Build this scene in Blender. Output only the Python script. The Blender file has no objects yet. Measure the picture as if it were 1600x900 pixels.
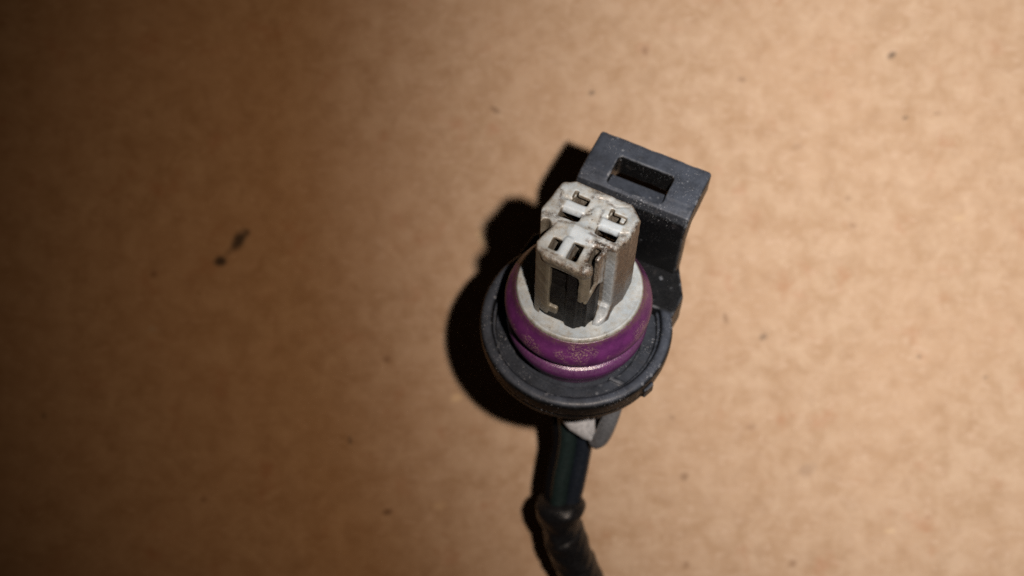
import bpy, math, random
import numpy as np
from mathutils import Matrix, Vector

random.seed(4); rng = np.random.default_rng(4)
C = bpy.context.scene.collection
SC = bpy.context.scene
MM = 0.001                       # the scene is in metres, everything below is written in millimetres

# ------------------------------------------------------------------ camera
CAM_H = 174.0
cam = bpy.data.cameras.new('camera')
cam_o = bpy.data.objects.new('camera', cam); C.objects.link(cam_o)
cam_o.location = (0, 0, CAM_H*MM)
cam.sensor_width = 36.0; cam.lens = 36.0*2100/1600
cam.clip_start = 0.005; cam.clip_end = 5.0
cam.dof.use_dof = True; cam.dof.focus_distance = 0.126; cam.dof.aperture_fstop = 25.0
SC.camera = cam_o

# ------------------------------------------------------------------ world: a dark room, almost no ambient light
w = bpy.data.worlds.new('World'); SC.world = w; w.use_nodes = True
w.node_tree.nodes['Background'].inputs[0].default_value = (1.0, 0.62, 0.36, 1)
w.node_tree.nodes['Background'].inputs[1].default_value = 0.006

# ------------------------------------------------------------------ the phone's flash, right of the lens, and an added warm fill
def flash_or_fill(energy, colour, cone, aim, dx):
    fl = bpy.data.lights.new('flash_or_fill_spot', 'SPOT')
    fl.energy = energy; fl.color = colour; fl.shadow_soft_size = 0.0018
    fl.spot_size = math.radians(cone); fl.spot_blend = 1.0
    fo = bpy.data.objects.new('flash_or_fill_spot', fl); C.objects.link(fo)
    fo.location = Vector((19+dx, 5, 174))*MM
    fo.rotation_euler = (Vector(aim)*MM - fo.location).to_track_quat('-Z', 'Y').to_euler()
flash_or_fill(1.85, (1.0, 0.985, 0.965), 80, (96, 15, 0), 0.0)       # the phone's white flash
flash_or_fill(0.43, (1.0, 0.62, 0.34), 73, (26, 5, 0), 0.5)         # added wide amber spot, no real source, warms the dim left side

SC.view_settings.view_transform = 'Standard'; SC.view_settings.look = 'None'
SC.view_settings.exposure = 0.0; SC.view_settings.gamma = 1.0
SC.cycles.use_denoising = False

# ------------------------------------------------------------------ material helpers
class NT:
    def __init__(s, name):
        s.m = bpy.data.materials.new(name); s.m.use_nodes = True
        s.t = s.m.node_tree; s.b = s.t.nodes['Principled BSDF']
        co = s.t.nodes.new('ShaderNodeTexCoord')
        v = s.t.nodes.new('ShaderNodeVectorMath'); v.operation = 'SCALE'; v.inputs['Scale'].default_value = 1000
        s.t.links.new(co.outputs['Object'], v.inputs[0]); s.co = v.outputs[0]      # object coordinates in mm
        sp = s.t.nodes.new('ShaderNodeSeparateXYZ'); s.t.links.new(s.co, sp.inputs[0]); s.xyz = sp.outputs
    def put(s, sock, val):
        if isinstance(val, (int, float)): sock.default_value = val
        elif isinstance(val, (tuple, list)): sock.default_value = tuple(val) + ((1,) if len(val) == 3 and len(sock.default_value) == 4 else ())
        else: s.t.links.new(val, sock)
    def noise(s, scale, detail=3, rough=0.55, stretch=None, dist=0.0, off=(0, 0, 0)):
        n = s.t.nodes.new('ShaderNodeTexNoise'); n.inputs['Scale'].default_value = scale
        n.inputs['Detail'].default_value = detail; n.inputs['Roughness'].default_value = rough; n.inputs['Distortion'].default_value = dist
        mp = s.t.nodes.new('ShaderNodeMapping'); s.t.links.new(s.co, mp.inputs[0]); mp.inputs['Location'].default_value = off
        if stretch:
            mp.inputs['Scale'].default_value = stretch[:3]
            if len(stretch) > 3: mp.inputs['Rotation'].default_value = (0, 0, stretch[3])
        s.t.links.new(mp.outputs[0], n.inputs['Vector'])
        return n.outputs['Fac']
    def voro(s, scale):
        n = s.t.nodes.new('ShaderNodeTexVoronoi'); n.inputs['Scale'].default_value = scale
        s.t.links.new(s.co, n.inputs['Vector']); return n.outputs['Distance'], n.outputs['Color']
    def ramp(s, x, a, b, lo=0.0, hi=1.0):
        n = s.t.nodes.new('ShaderNodeMapRange'); n.interpolation_type = 'SMOOTHSTEP'
        s.put(n.inputs[0], x)
        for i, q in enumerate((a, b, lo, hi)): n.inputs[i+1].default_value = q
        return n.outputs[0]
    def math(s, op, a, b=0.0, c=None):
        n = s.t.nodes.new('ShaderNodeMath'); n.operation = op; s.put(n.inputs[0], a); s.put(n.inputs[1], b)
        if c is not None: s.put(n.inputs[2], c)
        return n.outputs[0]
    def mix(s, f, a, b, mode='MIX'):
        n = s.t.nodes.new('ShaderNodeMix'); n.data_type = 'RGBA'; n.blend_type = mode
        s.put(n.inputs['Factor'], f); s.put(n.inputs[6], a); s.put(n.inputs[7], b); return n.outputs[2]
    def bump(s, h, strength=0.3, dist=0.0001, prev=None):
        n = s.t.nodes.new('ShaderNodeBump'); n.inputs['Strength'].default_value = strength; n.inputs['Distance'].default_value = dist
        s.put(n.inputs['Height'], h)
        if prev is not None: s.t.links.new(prev, n.inputs['Normal'])
        return n.outputs[0]
    def set(s, **k):
        for a, v in k.items(): s.put(s.b.inputs[a.replace('_', ' ')], v)
        return s.m

def px(x, y): return ((x-800)/12.069, (450-y)/12.069)      # a place on the board, mm

def mat_cardboard():
    n = NT('kraft_cardboard')
    big = n.noise(0.055, 3, 0.5); mid = n.noise(0.30, 4, 0.62, dist=0.4)
    fine = n.noise(0.9, 4, 0.65, stretch=(0.55, 1.2, 1)); fib = n.noise(2.6, 3, 0.7, stretch=(0.35, 1.6, 1, 0.5)); fib2 = n.noise(2.4, 3, 0.7, stretch=(1.6, .35, 1, 0.3), off=(40, 9, 0))
    c = n.mix(n.ramp(mid, .28, .74), (.352, .231, .140), (.476, .349, .243))
    c = n.mix(n.ramp(big, .35, .68, 0, .35), c, (.45, .300, .195))
    c = n.mix(n.ramp(fine, .34, .70, 0, .55), c, n.mix(.5, (.30, .180, .10), (.50, .365, .26)))
    c = n.mix(n.ramp(fine, .52, .72, 0, .45), c, (.53, .395, .29))
    c = n.mix(n.ramp(fib, .58, .75, 0, .45), c, (.24, .135, .070))
    c = n.mix(n.ramp(fib2, .60, .76, 0, .45), c, (.66, .52, .40))
    blot = n.noise(0.42, 2, .5, off=(31, 7, 0), dist=.3)
    c = n.mix(n.ramp(blot, .50, .72, 0, .20), c, (.27, .165, .095))
    red = n.noise(0.16, 3, 0.6, off=(5, 77, 0))
    c = n.mix(n.ramp(red, .58, .78, 0, .45), c, (.34, .155, .082))
    # small dark fibres and marks pressed into the sheet
    d, vc = n.voro(0.13)
    keep = n.t.nodes.new('ShaderNodeSeparateColor'); n.t.links.new(vc, keep.inputs[0])
    sp = n.math('MULTIPLY', n.ramp(n.math('ADD', d, n.math('MULTIPLY', n.noise(1.2, 2), .10)), .07, .15, 1, 0), n.math('GREATER_THAN', keep.outputs[0], .72))
    c = n.mix(n.math('MULTIPLY', sp, .5), c, (.17, .09, .05))
    # stains: x, y (photo), half length, half width, angle, strength, colour
    wob = n.math('MULTIPLY', n.math('SUBTRACT', n.noise(0.8, 3), .5), 1.1)
    DK = (.022, .020, .022); BR = (.13, .07, .04); LT = (.62, .46, .28)
    for (x, y, a, b, ang, st, col) in [
        (374, 375, 1.55, .85, 1.0, 1.0, DK), (345, 408, .95, .70, .6, 1.0, DK), (385, 364, .7, .35, .9, .5, DK), (359, 392, 1.2, .5, .8, .35, DK),
        (925, 145, .50, .35, .2, .55, DK), (775, 172, .85, .40, -.5, .60, BR), (605, 800, .62, .42, .3, .75, BR),
        (547, 688, .34, .62, .1, .55, DK), (1394, 86, .75, .40, .6, .70, DK), (1415, 184, .42, .22, .3, .60, DK),
        (1464, 177, .50, .20, .2, .45, BR), (1160, 124, .55, .36, 0, .45, BR), (1134, 497, .32, .72, .2, .55, BR),
        (1193, 526, .62, .42, .5, .50, DK), (1437, 557, .40, .30, 0, .45, DK), (1070, 745, .65, .55, .3, .55, BR),
        (1262, 735, 1.3, .9, .5, .35, BR), (1175, 668, .8, .4, .2, .30, BR), (1540, 590, .4, .25, .2, .4, DK), (1050, 652, .5, .3, -.6, .4, BR),
        (238, 514, .55, .40, 0, .30, (.40, .40, .38)), (712, 622, .75, .6, .2, .75, LT), (752, 372, .5, 1.1, .4, .60, LT),
        (688, 790, .9, .6, .2, .35, LT), (425, 540, .7, .6, 0, .3, (.5, .33, .24)), (1325, 310, .5, .4, .2, .35, BR),
        (1500, 340, .9, .5, .2, .3, LT), (68, 650, .5, .5, 0, .4, DK), (1008, 80, .5, .7, 0, .45, BR), (1245, 230, 1.0, .5, .3, .25, BR), (1392, 830, .8, .35, .1, .4, LT)]:
        X, Y = px(x, y)
        dx = n.math('SUBTRACT', n.xyz[0], X); dy = n.math('SUBTRACT', n.xyz[1], Y)
        ca, sa = math.cos(ang), math.sin(ang)
        u = n.math('DIVIDE', n.math('ADD', n.math('MULTIPLY', dx, ca), n.math('MULTIPLY', dy, sa)), a)
        v = n.math('DIVIDE', n.math('SUBTRACT', n.math('MULTIPLY', dy, ca), n.math('MULTIPLY', dx, sa)), b)
        r = n.math('SQRT', n.math('ADD', n.math('MULTIPLY', u, u), n.math('MULTIPLY', v, v)))
        r = n.math('ADD', r, wob)
        c = n.mix(n.ramp(r, .35, 1.35, st*.85, 0), c, col)
    h = n.math('ADD', n.noise(1.5, 5, .7, stretch=(.6, 1.2, 1)), n.math('MULTIPLY', mid, .8))
    flute = n.t.nodes.new('ShaderNodeTexWave'); flute.wave_type = 'BANDS'; flute.bands_direction = 'Y'
    flute.inputs['Scale'].default_value = .042; flute.inputs['Distortion'].default_value = .6; flute.inputs['Detail'].default_value = 1
    n.t.links.new(n.co, flute.inputs['Vector'])
    nb = n.bump(flute.outputs['Fac'], .12, .0004, n.bump(h, .35, .00016))
    return n.set(Base_Color=c, Roughness=.82, Normal=nb, Specular_IOR_Level=.25)

def mat_black(name, base=(.0028, .0031, .0037), dust=(.047, .057, .077), amount=1.0, rough=.42):
    """black nylon, bleached and dusty where it faces the mating side"""
    n = NT(name)
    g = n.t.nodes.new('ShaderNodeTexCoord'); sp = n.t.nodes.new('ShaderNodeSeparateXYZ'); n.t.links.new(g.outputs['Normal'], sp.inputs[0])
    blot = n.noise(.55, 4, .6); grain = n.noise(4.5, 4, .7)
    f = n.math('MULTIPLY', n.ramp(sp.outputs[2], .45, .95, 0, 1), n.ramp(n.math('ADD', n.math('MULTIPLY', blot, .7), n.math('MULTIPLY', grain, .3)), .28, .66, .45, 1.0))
    clean = n.math('MULTIPLY', n.ramp(n.xyz[1], 4.4, 5.4), n.ramp(n.xyz[2], 7.6, 8.8, 1, 0))   # rubbed clean round the latch foot
    rad = n.math('SQRT', n.math('ADD', n.math('MULTIPLY', n.xyz[0], n.xyz[0]), n.math('MULTIPLY', n.xyz[1], n.xyz[1])))
    f = n.math('MULTIPLY', f, n.math('MAXIMUM', n.ramp(rad, 8.35, 8.7, .6, 1), n.ramp(n.xyz[2], 5, 6)))       # the cup's floor is darker than its lip
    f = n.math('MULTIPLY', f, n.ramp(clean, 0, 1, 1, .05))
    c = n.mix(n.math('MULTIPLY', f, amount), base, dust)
    c = n.mix(n.ramp(n.noise(.8, 4, .65, off=(3, 8, 1)), .58, .75, 0, .3), c, (.045, .040, .040))
    # fine pale scuffs
    sc = n.math('MULTIPLY', n.math('MULTIPLY', n.ramp(clean, 0, 1, 1, .2), 1.0), n.math('MULTIPLY', n.ramp(n.noise(6.5, 2, .6, off=(9, 1, 2)), .62, .72), n.ramp(n.noise(.5, 3, .6, off=(1, 7, 5)), .46, .60)))
    c = n.mix(n.math('MULTIPLY', sc, .8), c, (.32, .34, .37))
    geo = n.t.nodes.new('ShaderNodeNewGeometry')                         # corners rubbed pale by handling
    c = n.mix(n.math('MULTIPLY', n.ramp(geo.outputs['Pointiness'], .508, .545), n.ramp(n.noise(1.1, 4, .6, off=(2, 2, 2)), .35, .65, 0, .9)), c, (.15, .165, .19))
    nb = n.bump(grain, .25, .00006, n.bump(blot, .15, .0001))
    return n.set(Base_Color=c, Roughness=n.ramp(grain, .3, .7, rough-.08, rough+.14), Normal=nb, Specular_IOR_Level=.26)

def mat_pale(name, z_top=None, grime=.55):
    """pale grey housing plastic with brown grime rubbed into the sides"""
    n = NT(name)
    g = n.t.nodes.new('ShaderNodeTexCoord'); sp = n.t.nodes.new('ShaderNodeSeparateXYZ'); n.t.links.new(g.outputs['Normal'], sp.inputs[0])
    c = n.mix(n.ramp(n.noise(.6, 3), .35, .65), (.285, .340, .385), (.365, .412, .440))
    a = n.noise(.9, 5, .68, dist=.3); b = n.noise(6.0, 5, .72, off=(4, 4, 4)); streak = n.noise(1.3, 3, .6, stretch=(1.6, 1.6, .3))
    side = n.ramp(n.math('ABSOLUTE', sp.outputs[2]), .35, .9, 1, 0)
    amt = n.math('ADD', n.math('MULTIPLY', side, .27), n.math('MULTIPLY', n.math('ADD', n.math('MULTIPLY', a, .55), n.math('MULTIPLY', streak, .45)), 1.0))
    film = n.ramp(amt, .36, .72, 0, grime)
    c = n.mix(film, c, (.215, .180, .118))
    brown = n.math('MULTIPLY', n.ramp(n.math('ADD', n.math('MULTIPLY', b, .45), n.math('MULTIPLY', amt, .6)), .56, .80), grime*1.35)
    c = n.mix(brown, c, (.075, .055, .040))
    blk = n.ramp(n.noise(4.2, 3, .7, off=(7, 3, 0)), .62, .69, 0, .85)
    c = n.mix(n.math('MULTIPLY', blk, n.ramp(a, .48, .62)), c, (.02, .018, .018))
    nb = n.bump(b, .10, .00004, n.bump(n.noise(9, 2, .6), .12, .00003))
    return n.set(Base_Color=c, Roughness=n.ramp(b, .35, .65, .30, .55), Normal=nb, Subsurface_Weight=.12, Subsurface_Radius=(.0006, .0005, .0004), Subsurface_Scale=1.0), n

def mat_pale_core():
    m, n = mat_pale('pale_grey_plastic_core', grime=.72)
    # the grease left on the latch-side right face of the block
    prev = n.b.inputs['Base Color'].links[0].from_socket
    g = [x for x in n.t.nodes if x.type == 'TEX_COORD'][-1]
    x = n.ramp(n.math('ADD', n.xyz[0], n.math('MULTIPLY', n.noise(1.3, 4, .65), .6)), 4.15, 4.4)
    z = n.ramp(n.math('ADD', n.xyz[2], n.math('MULTIPLY', n.noise(.9, 3), 1.5)), 18.6, 19.3, 1, 0)
    f = n.math('MULTIPLY', n.math('MULTIPLY', x, z), n.ramp(n.noise(3.0, 4, .7, off=(2, 2, 8)), .25, .55, .55, .97))
    c = n.mix(f, prev, (.050, .036, .029))
    # darker olive grey on the front and left walls
    y = n.math('MULTIPLY', n.ramp(n.xyz[1], -4.2, -3.4, 1, 0), n.ramp(n.xyz[2], 17.6, 19.2, 1, .25))
    c = n.mix(n.math('MULTIPLY', y, n.ramp(n.noise(1.1, 4, .65, off=(8, 2, 2)), .25, .6, .5, .95)), c, (.118, .108, .080))
    lw = n.math('MULTIPLY', n.ramp(n.xyz[0], -3.0, -2.2, 1, 0), n.ramp(n.xyz[2], 17.8, 18.7, 1, 0))
    c = n.mix(n.math('MULTIPLY', lw, n.ramp(n.noise(1.1, 4, .65, off=(1, 2, 2)), .25, .6, .3, .8)), c, (.10, .090, .066))
    # the front of the right-hand column stayed clean
    col = n.math('MULTIPLY', n.math('MULTIPLY', n.ramp(n.xyz[0], 2.9, 3.1), n.ramp(n.xyz[0], 3.8, 4.05, 1, 0)), n.ramp(n.math('ADD', n.xyz[1], n.math('MULTIPLY', n.noise(.8, 3), .3)), -.95, -.75, 1, 0))
    col = n.math('MULTIPLY', col, n.ramp(n.math('ADD', n.xyz[2], n.math('MULTIPLY', n.noise(1.5, 4, .6), 4)), 17.5, 20.0, .95, .25))
    c = n.mix(col, c, n.mix(n.ramp(n.noise(5, 3, .6), .35, .65), (.23, .262, .285), (.31, .35, .38)))
    ac = n.t.nodes.new('ShaderNodeAttribute'); ac.attribute_name = 'clean'
    c = n.mix(n.math('MULTIPLY', ac.outputs['Fac'], n.ramp(n.noise(1.4, 4, .6, off=(2, 5, 1)), .3, .6, .55, 1)), c, (.375, .440, .495))
    at = n.t.nodes.new('ShaderNodeAttribute'); at.attribute_name = 'grime'
    g = n.math('MULTIPLY', at.outputs['Fac'], n.ramp(n.math('ADD', n.math('MULTIPLY', n.noise(2.6, 4, .7, off=(6, 6, 1)), .6), n.math('MULTIPLY', n.noise(8, 3, .7, off=(1, 6, 1)), .4)), .36, .60))
    c = n.mix(n.math('MULTIPLY', g, .9), c, n.mix(n.ramp(n.noise(2, 3), .4, .6), (.085, .060, .042), (.035, .028, .024)))
    n.put(n.b.inputs['Base Color'], c)
    return m

def mat_seal():
    n = NT('purple_silicone')
    a = n.noise(.9, 4, .6); b = n.noise(6.5, 3, .7); lump = n.noise(.33, 3, .55, off=(2.2, 1, 0))
    c = n.mix(n.ramp(a, .3, .7), (.062, .012, .069), (.096, .019, .102))
    c = n.mix(n.ramp(n.noise(.5, 4, .6, off=(3, 9, 1)), .55, .75, 0, .45), c, (.050, .020, .042))
    mk = n.math('MULTIPLY', n.ramp(lump, .50, .60), n.ramp(b, .50, .60))
    mk = n.math('MULTIPLY', mk, n.ramp(n.xyz[2], 1.8, 2.8, 0, .8))
    c = n.mix(mk, c, (.22, .15, .135))
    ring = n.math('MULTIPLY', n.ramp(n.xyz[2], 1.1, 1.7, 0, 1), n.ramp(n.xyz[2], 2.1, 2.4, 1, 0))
    c = n.mix(n.math('MULTIPLY', ring, n.ramp(b, .3, .7, 0, .45)), c, (.15, .10, .16))   # broad lilac highlight painted along the lower rib
    top = n.math('MULTIPLY', n.ramp(n.math('ADD', n.xyz[2], n.math('MULTIPLY', n.noise(.9, 4, .6), 1.6)), 6.9, 7.9), n.ramp(n.noise(5, 3, .7, off=(4, 4, 4)), .38, .60, .15, .9))
    c = n.mix(top, c, (.085, .055, .040))                                   # brown dirt packed along the top edge
    nb = n.bump(b, .4, .00006, n.bump(a, .2, .0001))
    return n.set(Base_Color=c, Roughness=n.mix(ring, n.ramp(b, .3, .7, .28, .5), n.ramp(b, .3, .7, .16, .36)), Normal=nb, Specular_IOR_Level=.55)

def mat_simple(name, col, rough=.45, metal=0.0, grain=3.0, bumpy=.3, var=.5, spec=.2):
    n = NT(name); g = n.noise(grain, 4, .65)
    c = n.mix(n.ramp(g, .3, .7), tuple(q*(1-var*.5) for q in col), tuple(min(1, q*(1+var*.5)) for q in col))
    return n.set(Base_Color=c, Roughness=n.ramp(n.noise(grain*1.7, 3), .3, .7, max(.05, rough-.12), rough+.12), Metallic=metal, Specular_IOR_Level=.5 if metal else spec, Normal=n.bump(g, bumpy, .00008))

def mat_greasy():
    n = NT('greasy_black_plastic'); g = n.noise(6, 4, .75); d = n.noise(1.2, 4, .6)
    c = n.mix(n.ramp(d, .4, .7), (.0035, .0035, .004), (.009, .0085, .008))
    c = n.mix(n.ramp(n.noise(8, 2, .7, off=(3, 3, 3)), .71, .76, 0, .8), c, (.20, .18, .15))
    return n.set(Base_Color=c, Roughness=n.ramp(g, .3, .7, .35, .6), Normal=n.bump(g, .45, .00008), Specular_IOR_Level=.15)

M_CARD = mat_cardboard()
M_HOUSE = mat_black('black_nylon_housing')
M_PALE_CORE = mat_pale_core()
M_DISC = mat_pale('pale_grey_plastic_flange', grime=.62)[0]
M_CLIP = mat_simple('pale_grey_plastic_clip', (.36, .37, .39), .3, spec=.5)
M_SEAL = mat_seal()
M_GREASY = mat_greasy()
M_TERM = mat_simple('tarnished_terminal_brass', (.16, .10, .055), .3, 1.0)
M_HOOK = mat_simple('grey_lock_plastic', (.10, .105, .115), .25, spec=.5)
M_WIRE_K = mat_simple('black_wire_insulation', (.004, .004, .005), .75, spec=.05)
M_WIRE_G = mat_simple('dark_green_wire_insulation', (.008, .0155, .0155), .42, spec=.35)
M_WIRE_B = mat_simple('blue_black_wire_insulation', (.007, .010, .016), .42, spec=.35)
M_TAPE = mat_simple('black_cloth_tape', (.0055, .0058, .007), .42, grain=1.6, bumpy=.9, spec=.4)

# ------------------------------------------------------------------ geometry helpers (millimetres in, metres out)
def link(name, verts, faces, mat, parent, mtx=None, smooth=True):
    me = bpy.data.meshes.new(name)
    v = np.asarray(verts, dtype=np.float64)*MM
    if isinstance(faces, np.ndarray):
        me.vertices.add(len(v)); me.vertices.foreach_set('co', v.ravel())
        k = faces.shape[1]
        me.loops.add(faces.size); me.loops.foreach_set('vertex_index', faces.ravel().astype(np.int32))
        me.polygons.add(len(faces)); me.polygons.foreach_set('loop_start', np.arange(0, faces.size, k, dtype=np.int32))
        me.update(calc_edges=True)
    else:
        me.from_pydata([tuple(p) for p in v], [], faces)
    me.validate()
    if smooth: me.polygons.foreach_set('use_smooth', [True]*len(me.polygons))
    me.materials.append(mat)
    o = bpy.data.objects.new(name, me); C.objects.link(o)
    if parent is not None: o.parent = parent
    if mtx is not None: o.matrix_local = mtx
    return o

def grid(lo, hi, h):
    ax = [np.arange(lo[i], hi[i]+h, h, dtype=np.float32) for i in range(3)]
    return ax, np.meshgrid(*ax, indexing='ij', sparse=True)

def surface_nets(F, ax, relax=3):
    """turn a signed distance grid into a smooth quad mesh"""
    nx, ny, nz = F.shape; S = F < 0
    cor = [(i, j, k) for i in (0, 1) for j in (0, 1) for k in (0, 1)]
    sl = lambda A, c: A[c[0]:nx-1+c[0], c[1]:ny-1+c[1], c[2]:nz-1+c[2]]
    cnt = sum(sl(S, c).astype(np.int8) for c in cor)
    act = (cnt > 0) & (cnt < 8)
    idx = np.argwhere(act); ids = np.full(act.shape, -1, np.int64); ids[act] = np.arange(len(idx))
    acc = np.zeros((len(idx), 3)); num = np.zeros(len(idx))
    val = {c: F[idx[:, 0]+c[0], idx[:, 1]+c[1], idx[:, 2]+c[2]] for c in cor}
    for a in cor:
        for d in range(3):
            if a[d]: continue
            b = list(a); b[d] = 1; b = tuple(b)
            m = (val[a] < 0) != (val[b] < 0)
            t = np.where(m, val[a]/np.where(m, val[a]-val[b], 1), 0)
            p = np.array(a, float)[None, :].repeat(len(idx), 0); p[:, d] += t
            acc[m] += p[m]; num[m] += 1
    P = idx + acc/num[:, None]
    h = ax[0][1]-ax[0][0]
    P = P*h + np.array([ax[0][0], ax[1][0], ax[2][0]])
    Q = []
    for d in range(3):
        u, v = (d+1) % 3, (d+2) % 3
        s0 = [slice(None)]*3; s1 = [slice(None)]*3; s0[d] = slice(0, -1); s1[d] = slice(1, None)
        A, B = S[tuple(s0)], S[tuple(s1)]
        E = np.argwhere(A != B); ok = (E[:, u] > 0) & (E[:, v] > 0) & (E[:, u] < F.shape[u]-1) & (E[:, v] < F.shape[v]-1); E = E[ok]
        fl = A[E[:, 0], E[:, 1], E[:, 2]]
        def g(du, dv):
            e = E.copy(); e[:, u] += du; e[:, v] += dv; return ids[e[:, 0], e[:, 1], e[:, 2]]
        q = np.stack([g(-1, -1), g(0, -1), g(0, 0), g(-1, 0)], 1)
        q[~fl] = q[~fl][:, ::-1]; Q.append(q)
    Q = np.concatenate(Q)
    for _ in range(relax):
        S_ = np.zeros_like(P); K = np.zeros(len(P))
        for a, b in ((0, 1), (1, 2), (2, 3), (3, 0)):
            for u, v in ((a, b), (b, a)):
                for d in range(3): S_[:, d] += np.bincount(Q[:, u], P[Q[:, v], d], len(P))
                K += np.bincount(Q[:, u], minlength=len(P))
        P = .4*P+.6*S_/np.maximum(K, 1)[:, None]
    return P, Q

mx, mn = np.maximum, np.minimum
def box(G, x0, x1, y0, y1, z0, z1, r=0.0):
    X, Y, Z = G
    qx = abs(X-(x0+x1)/2)-((x1-x0)/2-r); qy = abs(Y-(y0+y1)/2)-((y1-y0)/2-r); qz = abs(Z-(z0+z1)/2)-((z1-z0)/2-r)
    return np.sqrt(mx(qx, 0)**2+mx(qy, 0)**2+mx(qz, 0)**2)+mn(mx(qx, mx(qy, qz)), 0)-r
def poly2(X, Y, P):
    P = np.array(P, float); n = len(P); X, Y = np.broadcast_arrays(X, Y); d = np.full(X.shape, 1e9); s = np.ones(X.shape)
    for i in range(n):
        a, b = P[i], P[i-1]; e = b-a; wx, wy = X-a[0], Y-a[1]
        t = np.clip((wx*e[0]+wy*e[1])/(e@e), 0, 1); d = mn(d, (wx-e[0]*t)**2+(wy-e[1]*t)**2)
        c1 = Y >= a[1]; c2 = Y < b[1]; c3 = e[0]*wy > e[1]*wx
        s = np.where((c1 & c2 & c3) | (~c1 & ~c2 & ~c3), -s, s)
    return s*np.sqrt(d)
def prism(G, P, z0, z1, r=0.0):
    X, Y, Z = G; d = poly2(X, Y, P)+r; q = abs(Z-(z0+z1)/2)-((z1-z0)/2-r)
    return mn(mx(d, q), 0)+np.sqrt(mx(d, 0)**2+mx(q, 0)**2)-r
def cap(G, a, b, r):
    X, Y, Z = G; a = np.array(a, float); e = np.array(b, float)-a
    t = np.clip(((X-a[0])*e[0]+(Y-a[1])*e[1]+(Z-a[2])*e[2])/(e@e), 0, 1)
    return np.sqrt((X-a[0]-e[0]*t)**2+(Y-a[1]-e[1]*t)**2+(Z-a[2]-e[2]*t)**2)-r
def smin(a, b, k): h = np.clip(.5+.5*(b-a)/k, 0, 1); return b*(1-h)+a*h-k*h*(1-h)
def smax(a, b, k): return -smin(-a, -b, k)
def wob(G, amp, f, ph=0.0):
    X, Y, Z = G
    return amp*(np.sin(f*X+1.3*f*Z+ph)*np.sin(f*1.1*Y+.4+ph)+.6*np.sin(2.3*f*X-.7+ph)*np.sin(1.9*f*Z+f*Y+ph))

def lathe(prof, seg=160, sub=6, wobble=0.0):
    """revolve a rounded (r, z) profile; the profile is smoothed with a Catmull-Rom curve only where it carries a third value 1"""
    P = np.array(prof, float); n = len(P); a = np.linspace(0, 2*np.pi, seg, endpoint=False)
    V = np.zeros((seg, n, 3))
    rr = P[None, :, 0]+wobble*(np.sin(3*a)+.6*np.sin(5*a+1))[:, None]
    V[..., 0] = rr*np.cos(a)[:, None]; V[..., 1] = rr*np.sin(a)[:, None]; V[..., 2] = P[None, :, 1]
    i = np.arange(seg)[:, None]; j = np.arange(n-1)[None, :]; i2 = (i+1) % seg
    Q = np.stack([i*n+j, i2*n+j, i2*n+j+1, i*n+j+1], -1).reshape(-1, 4)
    return V.reshape(-1, 3), Q
def rounded(pts, r=.25, k=5):
    """round each inner corner of an open (r, z) polyline"""
    out = [pts[0]]
    for i in range(1, len(pts)-1):
        p, a, b = np.array(pts[i][:2], float), np.array(pts[i-1][:2], float), np.array(pts[i+1][:2], float)
        rr = pts[i][2] if len(pts[i]) > 2 else r
        la, lb = np.linalg.norm(a-p), np.linalg.norm(b-p); q = min(rr, la*.48, lb*.48)
        A, B = p+(a-p)/la*q, p+(b-p)/lb*q
        for t in np.linspace(0, 1, k): out.append(tuple((1-t)**2*A+2*t*(1-t)*p+t*t*B))
    out.append(pts[-1]); return [q[:2] for q in out]
def spline(P, n):
    P = [np.array(p, float) for p in P]; P = [2*P[0]-P[1]]+P+[2*P[-1]-P[-2]]; out = []
    for i in range(1, len(P)-2):
        for t in np.linspace(0, 1, n, endpoint=False):
            out.append(.5*(2*P[i]+(P[i+1]-P[i-1])*t+(2*P[i-1]-5*P[i]+4*P[i+1]-P[i+2])*t*t+(3*P[i]-P[i-1]-3*P[i+1]+P[i+2])*t**3))
    out.append(P[-2]); return np.array(out)
def tube(path, rad, seg=24, up=(0, 0, 1)):
    """sweep an ellipse; rad(i, s, ang) -> (across, up) radii; closed with caps"""
    path = np.array(path); T = np.gradient(path, axis=0); T /= np.linalg.norm(T, axis=1)[:, None]
    L = np.concatenate([[0], np.cumsum(np.linalg.norm(np.diff(path, axis=0), axis=1))])
    a = np.linspace(0, 2*np.pi, seg, endpoint=False); V = []
    for i, (p, t) in enumerate(zip(path, T)):
        s = np.cross(t, up); s /= np.linalg.norm(s); u = np.cross(s, t)
        ra, rb = rad(i, L[i], a); V.append(p+np.outer(ra*np.cos(a), s)+np.outer(rb*np.sin(a), u))
    n = len(path); V = np.concatenate(V+[path[:1], path[-1:]])
    F = [[i*seg+j, i*seg+(j+1) % seg, (i+1)*seg+(j+1) % seg, (i+1)*seg+j] for i in range(n-1) for j in range(seg)]
    F += [[n*seg, (j+1) % seg, j] for j in range(seg)]+[[n*seg+1, (n-1)*seg+j, (n-1)*seg+(j+1) % seg] for j in range(seg)]
    return V, F

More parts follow.
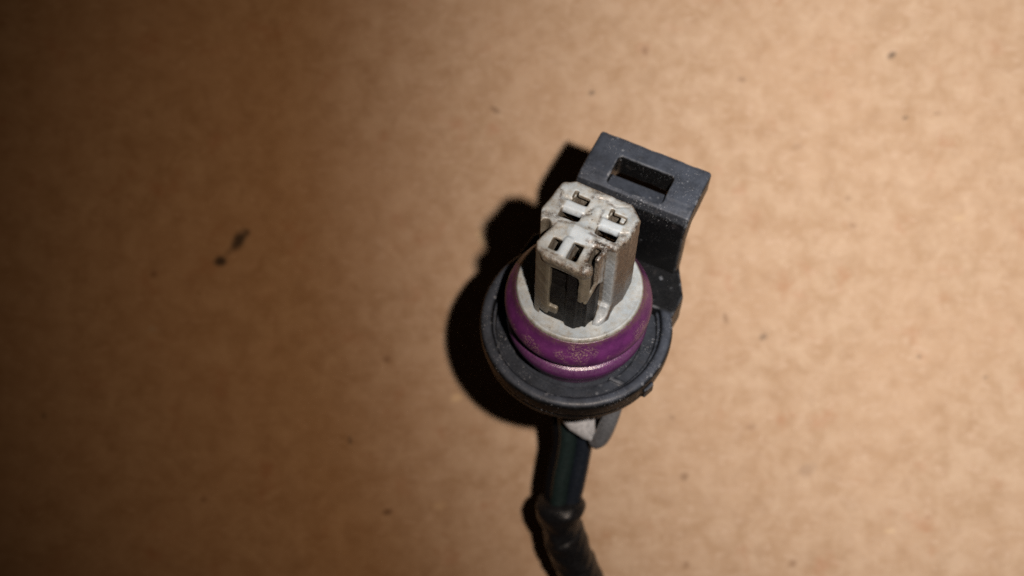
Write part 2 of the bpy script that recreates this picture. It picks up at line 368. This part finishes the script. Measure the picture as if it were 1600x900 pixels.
# ------------------------------------------------------------------ the cardboard sheet
def build_cardboard():
    X0, X1, Y0, Y1 = -260, 260, -190, 170
    xs = np.linspace(X0, X1, 131); ys = np.linspace(Y0, Y1, 91)
    gx, gy = np.meshgrid(xs, ys, indexing='ij')
    gz = .10*np.sin(gx*.041+.3)*np.sin(gy*.037)+.05*np.sin(gx*.13+gy*.05)
    V = np.stack([gx, gy, gz-.15], -1).reshape(-1, 3); nx, ny = len(xs), len(ys)
    F = [[i*ny+j, (i+1)*ny+j, (i+1)*ny+j+1, i*ny+j+1] for i in range(nx-1) for j in range(ny-1)]
    ring = [i*ny for i in range(nx)]+[(nx-1)*ny+j for j in range(1, ny)]+[i*ny+ny-1 for i in range(nx-2, -1, -1)]+[j for j in range(ny-2, 0, -1)]
    base = len(V); low = V[ring].copy(); low[:, 2] = -4.0; V = np.concatenate([V, low]); m = len(ring)
    F += [[ring[k], base+k, base+(k+1) % m, ring[(k+1) % m]] for k in range(m)]; F.append([base+k for k in range(m-1, -1, -1)])
    o = link('cardboard_sheet', V, F, M_CARD, None)
    o['kind'] = 'structure'; o['label'] = 'brown kraft cardboard sheet with small dark marks under the connector'
build_cardboard()

# ------------------------------------------------------------------ the connector
CEN = Vector((6.73, -3.27, 34.0)); ROOT = Vector((7.0, -30.0, 0.0))
root = bpy.data.objects.new('electrical_connector', None); C.objects.link(root)
root.location = ROOT*MM; root.empty_display_size = .005
root['label'] = 'black automotive electrical plug with purple seal and pale three-socket core on cardboard'
root['category'] = 'electrical connector'
TILT = Matrix.Translation((CEN-ROOT)*MM) @ Matrix.Rotation(math.radians(-30), 4, 'X') @ Matrix.Rotation(math.radians(-26), 4, 'Z')
FLAT = Matrix.Translation(-ROOT*MM)                          # parts written in board coordinates

# black outer collar with its raised rim, stepped skirt and the flat shelf that carries the latch
def build_collar():
    h = .11
    ax, G = grid((-11.2, -11.2, -11.6), (11.2, 11.8, 1.0), h); X, Y, Z = G
    R = np.sqrt(X*X+Y*Y)
    def ring(r0, r1, z0, z1, rr):
        qr = abs(R-(r0+r1)/2)-((r1-r0)/2-rr); qz = abs(Z-(z0+z1)/2)-((z1-z0)/2-rr)
        return np.sqrt(mx(qr, 0)**2+mx(qz, 0)**2)+mn(mx(qr, qz), 0)-rr
    d = ring(8.75, 10.07, -2.4, .0, .62)
    d = mn(d, ring(8.45, 9.25, -2.6, -.75, .12))               # inner step of the lip
    d = smin(d, ring(7.0, 9.8, -3.7, -1.6, .25), .15)
    d = mn(d, ring(8.0, 9.92, -3.0, -2.4, .18))
    d = mn(d, ring(2.0, 9.3, -4.0, -2.2, .1))                # floor of the cup
    body = ring(0.0, 6.1, -10.6, -4.4, .5)
    body = smin(body, box(G, -5.6, 5.6, -5.4, 6.2, -9.6, -4.4, .5), .4)
    d = smin(d, body, .5)
    shelf = prism(G, [(-8.95, 4.9), (8.85, 4.9), (8.95, 7.5), (7.05, 10.9), (-5.2, 10.9), (-8.6, 7.6)], -4.8, -.05, .3)
    shelf = smax(shelf, 7.75-R, .1)
    d = smin(d, shelf, .15)
    d = mn(d, box(G, 5.6, 7.9, -4.2, -3.75, -2.6, -1.4, .1))  # little rib standing on the floor
    ca, sa = math.cos(-.34), math.sin(-.34); Xr, Yr = X*ca+Y*sa, Y*ca-X*sa
    d = mn(d, box((Xr, Yr, Z), 9.2, 10.35, -.55, .9, -2.9, -1.3, .12))
    d = d + wob(G, .012, 1.7)
    V, F = surface_nets(np.broadcast_to(d, [len(a) for a in ax]), ax)
    return link('collar', V, F, M_HOUSE, root, TILT)
collar = build_collar()

def build_latch():
    h = .085
    ax, G = grid((-6.2, 8.2, -3.4), (8.2, 17.4, 10.6), h); X, Y, Z = G
    L = prism((Y, Z, X+.012*(9-Z)), [(9.5, -3.0), (9.5, 7.9), (9.75, 8.9), (10.3, 9.6), (11.2, 9.9), (16.45, 9.9), (16.45, 7.0), (11.9, 7.0), (11.2, 6.0), (11.2, -3.0)], -5.15, 7.25, .3)
    d = L
    rim = box(G, -4.75, 6.85, 11.6, 16.1, 9.4, 9.97, .25)     # very slight raised land round the window
    d = smin(d, rim, .35)
    win = box(G, -2.1, 4.05, 10.75, 14.25, 6.0, 11, .45)
    d = smax(d, -win, .22)
    lip = box((X, Y, Z+.28*(Y-10.5)), -2.5, 4.4, 10.2, 12.7, 7.0, 9.35, .15)
    d = mn(d, lip)
    nick = cap(G, (6.4, 16.5, 9.5), (6.7, 16.5, 9.5), .10)
    d = mn(d, nick) + wob(G, .018, 1.3, .5)
    V, F = surface_nets(np.broadcast_to(d, [len(a) for a in ax]), ax)
    return link('latch_arm', V, F, M_HOUSE, root, TILT)
latch = build_latch()

# purple two-ribbed seal
pr = rounded([(5.6, 6.95), (6.45, 6.9, .1), (6.8, 6.1, .5), (7.45, 5.1, .6), (7.52, 4.0, .7), (7.0, 3.05, .3), (6.45, 2.6, .15), (6.6, 2.15, .2), (7.05, 2.0, .4), (7.36, 1.3, .45), (7.22, .35, .5), (6.7, -.6, .3), (6.4, -1.9)], .3, 8)
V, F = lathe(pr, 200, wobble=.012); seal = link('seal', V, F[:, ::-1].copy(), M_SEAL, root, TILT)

# pale flange on top of the seal
pr = rounded([(0.01, 7.25), (5.9, 7.25, .2), (6.15, 7.33, .3), (6.38, 7.05, .25), (6.36, 6.3, .2), (5.6, 6.2), (5.4, -1.8)], .2, 6)
V, F = lathe(pr, 160, wobble=.015); flange = link('flange', V, F[:, ::-1].copy(), M_DISC, root, TILT)

# pale three-socket core
def build_core():
    h = .06
    ax, G = grid((-4.9, -5.7, 6.7), (5.1, 4.5, 19.4), h); X, Y, Z = G
    ZT = 18.8
    up = prism(G, [(-3.75, 3.1), (-2.6, 3.95), (3.2, 3.75), (4.55, 2.5), (4.55, .2), (3.85, -1.55), (-2.2, -1.5), (-3.8, -1.6), (-4.35, -.2)], 6.9, ZT, .48)
    bite = cap(G, (-3.3, -1.55, 5), (-3.3, -1.55, 20), .42)  # groove between the two blocks on the left
    up = smax(up, -bite, .25)
    front = prism(G, [(-2.35, -.8), (-3.2, -3.75), (-2.85, -4.5), (-1.6, -4.95), (2.1, -5.1), (2.7, -4.5), (2.0, -2.8), (1.8, -1.0)], 6.9, ZT-.12, .28)
    d = smin(up, front, .12)
    # dished neck between the cells
    d = smax(d, -cap(G, (-4.0, -.75, ZT+.42), (-3.5, -.75, ZT+.42), .62), .2)
    # open front window, right post stops half way down
    d = smax(d, -box(G, -1.2, 1.72, -6.5, -3.2, 5, 17.3, .2), .15)
    d = smax(d, -box(G, -1.2, 3.3, -6.5, -2.0, 5, 13.1, .2), .15)
    d = smax(d, -box(G, -2.3, -1.2, -6.5, -4.2, 5, 8.3, .15), .1)
    # the three contact slots with their lowered tongues and key notches
    for (x0, x1, y0, y1) in ((-2.58, -.58, -.40, .50), (1.26, 3.34, -.82, .10)):
        d = smax(d, -box(G, x0, x1, y0, y1+.2, 11.5, 20, .12), .26)
        d = smax(d, -box(G, x0, x1, y0, y1+1.9, 11.5, ZT-.85, .06), .08)            # the cavity runs on under the tongue
        d = smax(d, -box(G, x0+.5, x1+.02, y1+.9, y1+1.95, ZT-5, 20, .16), .24)     # key notch above the tongue
        d = smax(d, -box(G, x0+.5, x1+.02, y1+.9, y1+2.5, 11.5, ZT-.5, .06), .08)
        d = smax(d, -box(G, x0+.35, x0+.75, y1+1.5, y1+2.3, ZT-.7, 20, .1), .12)
        d = smax(d, -cap(G, (x0+.0, y1+1.15, ZT+.08), (x0+.6, y1+1.15, ZT+.08), .24), .2)
        d = smax(d, -cap(G, (x1+.0, y1-.02, ZT+.05), (x1+.75, y1+.45, ZT+.04), .16), .12)
        d = smin(d, box((X, Y, Z-.14*(Y-y1)), x0-.35, x1+.35, y1-.02, y1+1.12, ZT-.95, ZT-.04, .42), .16)   # rounded tongue dipping towards the slot
    d = smax(d, -box(G, -.02, 1.02, -4.3, -2.35, 8, 20, .14), .24)
    d = smax(d, -box(G, -.02, 1.0, -4.2, -1.3, 8, ZT-.5, .06), .08)
    d = smax(d, -box(G, -1.92, -.9, -3.95, -2.65, ZT-6, 20, .14), .24)
    d = smax(d, -box(G, -1.9, -.9, -3.7, -1.6, ZT-6, ZT-.5, .06), .08)
    d = smax(d, -cap(G, (-1.45, -2.7, ZT+.05), (-.9, -2.3, ZT+.05), .18), .15)
    d = smin(d, box(G, -1.02, -.04, -4.5, -2.0, ZT-1.1, ZT+.08, .42), .15)
    d = smin(d, box(G, 2.75, 3.25, 1.55, 2.3, ZT-3, ZT-.35, .15), .08)          # broken stub left standing in the right key notch
    d = smin(d, cap(G, (-.55, -.95, ZT-.52), (1.15, -1.45, ZT-.52), .68), .35)    # raised hub between the three cells
    d = smin(d, cap(G, (.25, .55, ZT-.42), (.55, 1.7, ZT-.42), .52), .30)
    d = smin(d, cap(G, (-3.45, 1.9, ZT-.36), (-3.35, 2.9, ZT-.36), .42), .3)
    d = smin(d, cap(G, (3.9, .8, ZT-.38), (3.95, 2.1, ZT-.38), .42), .3)
    for a, b, rr in (((-.45, .35, ZT+.12), (.0, 1.6, ZT+.14), .17), ((1.0, 1.9, ZT+.13), (1.15, .3, ZT+.13), .17), ((-2.3, -1.0, ZT+.1), (-.9, -.55, ZT+.15), .18), ((.9, -.95, ZT+.2), (2.6, -1.15, ZT+.13), .2), ((-1.0, -1.7, ZT+.2), (.2, -2.1, ZT+.22), .2)):
        d = smax(d, -cap(G, a, b, rr), .14)                                       # creases where the lobes meet
    # seam where the two halves were moulded
    for a, b in (((-.5, 2.75, ZT+.05), (.4, 3.0, ZT+.05)), ((.4, 3.0, ZT+.05), (1.9, 2.7, ZT+.03)), ((-.62, .55, ZT+.05), (.1, .95, ZT+.05)), ((1.9, 2.7, ZT+.03), (3.0, 3.2, ZT+.05))):
        d = smax(d, -cap(G, a, b, .12), .1)
    d = smin(d, cap(G, (-.2, 3.05, ZT-.15), (1.1, 3.4, ZT-.18), .28), .2)
    # raised worn lip along the front bar
    d = smin(d, cap(G, (-1.7, -4.55, ZT-.62), (2.1, -4.68, ZT-.70), .50), .3)
    d = smin(d, cap(G, (2.15, -4.35, ZT-.75), (2.2, -4.45, ZT-.5), .55), .3)   # rounded knob on top of the right post
    # channel and thin curved flange right of the front cell
    d = smax(d, -box((X-.06*(Y+2.5), Y, Z), 1.98, 2.58, -3.9, -1.85, 11.0, 20, .28), .15)
    fl_ = box((X-.18*(Y+2.4), Y, Z-.9*np.clip(-1.6-Y, -1, 3)), 2.58, 3.04, -3.3, -1.2, 12.8, ZT-.05, .2)
    fl_ = smax(fl_, Z-ZT+.1, .2); d = smin(d, fl_, .2)
    d = smin(d, cap(G, (1.8, -1.72, ZT-.3), (2.8, -1.68, ZT-.3), .3), .25)
    d = smin(d, cap(G, (2.3, -4.4, 12.4), (2.85, -3.0, 14.8), .2), .15)
    # groove beside the right-hand column, its widened foot on the flange
    d = smax(d, -cap(G, (3.12, -1.85, 6), (3.12, -1.85, 18.0), .26), .2)
    d = smin(d, prism((X, Y+0.35*np.clip(8.4-Z, 0, 2), Z), [(2.5, -2.1), (3.75, -2.0), (3.85, -1.0), (2.4, -1.0)], 6.9, 8.6, .2), .35)
    ramp = prism((X, Y, Z+.42*np.clip(-1.6-Y, 0, 4)), [(2.9, -3.7), (3.6, -3.5), (4.2, -2.4), (4.0, -1.2), (2.8, -1.2)], 6.0, 8.3, .3)
    d = smin(d, smax(ramp, 6.9-Z, .05), .5)                                       # ramp running down onto the flange
    d = smin(d, box(G, -2.1, -.3, -4.9, -4.2, 8.7, 9.9, .2), .25)      # small tab at the foot of the left wall
    d = d + wob(G, .018, 2.0) + wob(G, .004, 5.3, 1.0)
    V, F = surface_nets(np.broadcast_to(d, [len(a) for a in ax]), ax)
    o = link('socket_core', V, F, M_PALE_CORE, root, TILT)
    # where grime has been rubbed in: round the outer edge of the mating face and along the moulded seams
    vx, vy, vz = V[:, 0], V[:, 1], V[:, 2]
    up2 = [(-3.75, 3.1), (-2.6, 3.95), (3.2, 3.75), (4.55, 2.5), (4.55, .2), (3.85, -1.55), (1.8, -1.5), (1.75, -4.6), (1.5, -5.1), (-2.85, -4.5), (-3.2, -3.75), (-2.35, -1.3), (-3.8, -1.6), (-4.35, -.2)]
    e = np.clip(-poly2(vx, vy, up2), 0, 9)
    g = 1.25*np.exp(-e/.30)*(1+.45*np.clip((vx-1.0)/3, -.6, 1)+.35*np.clip((vy-2.5)/1.2, 0, 1))
    g = g*np.clip((vz-17.7)/.8, .16, 1)
    for a, b, wd in (((-.5, 2.75), (.4, 3.0), .2), ((.4, 3.0), (1.9, 2.75), .2), ((-.6, 3.4), (1.2, 3.7), .3), ((-.66, .5), (.1, .95), .12), ((3.3, .1), (4.0, .55), .15), ((.6, -.45), (1.3, -.5), .12),
                     ((-.45, .35), (.0, 1.6), .12), ((1.0, 1.9), (1.15, .3), .12), ((-2.3, -1.0), (-.9, -.55), .14), ((.9, -.95), (2.6, -1.15), .16), ((-3.9, -.7), (-2.6, -.6), .35), ((1.2, -1.9), (2.7, -1.7), .35), ((2.8, -1.4), (4.2, -.6), .35), ((-2.4, -4.3), (-.8, -4.45), .15), ((-3.4, 2.2), (-2.8, .4), .25), ((2.6, -1.0), (3.9, .2), .25)):
        a, b = np.array(a), np.array(b); q = b-a; t = np.clip(((vx-a[0])*q[0]+(vy-a[1])*q[1])/(q@q), 0, 1)
        g = np.maximum(g, np.exp(-((vx-a[0]-q[0]*t)**2+(vy-a[1]-q[1]*t)**2)/wd**2))
    cl = np.zeros(len(V))
    for (x0, x1, y0, y1) in ((-2.4, -.6, .5, 1.55), (1.4, 3.3, .1, 1.15), (-1.0, -.1, -4.2, -2.2), (-.6, 1.3, -2.2, -.9)):   # the tongues, never rubbed
        cl = np.maximum(cl, np.clip(1-np.maximum(np.maximum(x0-vx, vx-x1), np.maximum(y0-vy, vy-y1))/.15, 0, 1)*(vz > 17.5))
    ac = o.data.attributes.new('clean', 'FLOAT', 'POINT'); ac.data.foreach_set('value', cl.astype(np.float32))
    at = o.data.attributes.new('grime', 'FLOAT', 'POINT'); at.data.foreach_set('value', g.astype(np.float32))
    return o
core = build_core()

# greasy black insert that shows through the core's front window
def build_insert():
    ax, G = grid((-2.6, -5.8, 6.9), (3.6, -1.6, 17.2), .07); X, Y, Z = G
    d = box(G, -1.5, 2.0, -4.4, -3.2, 7.0, 16.2, .15)
    d = mn(d, box(G, .45, 1.62, -4.85, -4.0, 7.0, 16.9, .22))
    d = mn(d, box(G, 2.1, 2.5, -4.2, -2.2, 7.0, 16.8, .12))
    d = smin(d, prism(G, [(-1.9, -4.55), (1.8, -4.55), (2.9, -3.1), (2.9, -2.2), (-1.9, -2.2)], 7.0, 13.4, .3), .3)
    d = smax(d, -box(G, -2.5, -1.3, -5.6, -4.2, 7.6, 8.5, .1), .1) + wob(G, .008, 2.1)
    V, F = surface_nets(np.broadcast_to(d, [len(a) for a in ax]), ax)
    o = link('lock_insert', V, F, M_GREASY, root, TILT); o['label'] = 'greasy black insert in the front window of the core'
build_insert()

# spring contacts down in the three slots, one is a child of the core for each
def build_terminal(cx, cy, ang, z):
    V, F = [], []
    def bar(x0, x1, y0, y1, z0, z1):
        b = len(V); V.extend([(x, y, zz) for zz in (z0, z1) for (x, y) in ((x0, y0), (x1, y0), (x1, y1), (x0, y1))])
        F.extend([[b+q for q in f] for f in ((0, 3, 2, 1), (4, 5, 6, 7), (0, 1, 5, 4), (1, 2, 6, 5), (2, 3, 7, 6), (3, 0, 4, 7))])
    bar(-.78, .78, -.29, -.20, z-4, z); bar(-.78, .78, .20, .29, z-4, z-.15); bar(-.78, -.68, -.20, .20, z-4, z-.1); bar(.68, .78, -.2, .2, z-4, z-.2)
    bar(-.45, .45, -.06, .04, z-4, z-.5)
    V = np.array(V); c, s = math.cos(ang), math.sin(ang)
    V = np.stack([cx+V[:, 0]*c-V[:, 1]*s, cy+V[:, 0]*s+V[:, 1]*c, V[:, 2]], -1)
    return link('terminal', V, F, M_TERM, core, None, smooth=False)
build_terminal(-1.57, .30, 0, 17.5); build_terminal(2.30, -.10, 0, 17.5); build_terminal(.43, -3.3, math.pi/2, 16.6)

# pale retaining clip and grey hook behind the collar, written in board coordinates
def P(x, y, z): s = (CAM_H-z)/2100; return np.array([(x-800)*s, (450-y)*s, z])
def build_clip():
    pts = [P(868, 632, 25), P(928, 628, 25), P(931, 692, 22.5), P(912, 686, 22.8), P(890, 672, 23.5), P(876, 655, 24.5)]
    V, F = [], []; n = len(pts); c = sum(pts)/n
    for f, dz in ((1.0, -1.6), (1.0, -.25), (.93, 0.0), (.5, .25)): V += [c+(p-c)*f+np.array((0, 0, dz)) for p in pts]
    for r in range(3): F += [[r*n+i, r*n+(i+1) % n, (r+1)*n+(i+1) % n, (r+1)*n+i] for i in range(n)]
    F.append([3*n+i for i in range(n)]); F.append([n-1-i for i in range(n)])
    F = [f[::-1] for f in F]
    return link('retaining_clip', V, F, M_CLIP, root, FLAT)
build_clip()
path = spline([P(964, 618, 27), P(958, 640, 26), P(951, 660, 25), P(944, 676, 23.8), P(937, 686, 22.8), P(928, 690, 21.8)], 8)
V, F = tube(path, lambda i, s, a: (np.full_like(a, .95), np.full_like(a, .7)), 20); link('lock_hook', V, F, M_HOOK, root, FLAT)

def build_gap_block():  # dark block added so the gap between clip and hook reads black
    a, b = P(884, 628, 20.5), P(944, 672, 20.5); V = []; F = []
    for k, (z, q) in enumerate(((17.6, .3), (18.0, 0), (20.8, 0), (21.3, .4))):
        V += [(a[0]+q, b[1]+q, z), (b[0]-q, b[1]+q, z), (b[0]-q, a[1]-q, z), (a[0]+q, a[1]-q, z)]
        if k: F += [[4*k-4+i, 4*k-4+(i+1) % 4, 4*k+(i+1) % 4, 4*k+i] for i in range(4)]
    F += [[3, 2, 1, 0], [12, 13, 14, 15]]
    return link('dark_gap_block', V, F, M_WIRE_K, root, FLAT, smooth=False)
build_gap_block()

# the wires, then the taped loom
def wire(pts, r, m):
    V, F = tube(spline(pts, 10), lambda i, s, a: (r*np.ones_like(a), r*np.ones_like(a)), 20); return link('wire', V, F, m, root, FLAT)
wire([P(878, 600, 21.5), P(884, 640, 20.2), P(888, 680, 18.9), P(884, 715, 17.8), P(876, 755, 16.7), P(872, 800, 15.1), P(878, 830, 13.8)], 1.06, M_WIRE_G)
wire([P(905, 600, 21.3), P(910, 640, 20.0), P(913, 680, 18.7), P(908, 715, 17.6), P(900, 755, 16.5), P(890, 800, 14.9), P(890, 830, 13.8)], 1.06, M_WIRE_B)
wire([P(872, 600, 19.5), P(876, 650, 18.2), P(878, 690, 16.8), P(872, 720, 15.8), P(865, 760, 15.0), P(866, 800, 14.2), P(872, 830, 13.2)], 1.06, M_WIRE_K)

LP = [P(871, 781, 15.4), P(873, 800, 14.7), P(877, 822, 13.8), P(887, 850, 12.4), P(904, 892, 10.3), P(926, 945, 7.9), np.array((13.5, -52, 4.6)), np.array((19, -64, 2.9)), np.array((25, -80, 2.75)), np.array((30, -100, 2.75)), np.array((33, -124, 2.75))]
lp = spline(LP, 44)
def loom_r(i, s, a):
    lap = ((s + 2.6*a/(2*np.pi)) / 5.2) % 1.0                 # spiral laps of tape, each a small step
    e = np.clip(lap/.08, 0, 1)
    r = 2.42 + .18*e*(1-.8*lap) + .06*np.sin(3*a+s*.9) + .05*np.sin(5*a-2.1*s) + .03*np.sin(9*a+3.7*s)
    r = r + .42*np.exp(-((s-1.0)/1.1)**2)*(1+.9*np.cos(a-2.9)) - .25*np.exp(-((s-3.6)/1.0)**2)*(1-.5*np.cos(a-2.9)) # bunched first turn
    return r, r
V, F = tube(lp, loom_r, 48); tape = link('tape_wrap', V, F, M_TAPE, root, FLAT)
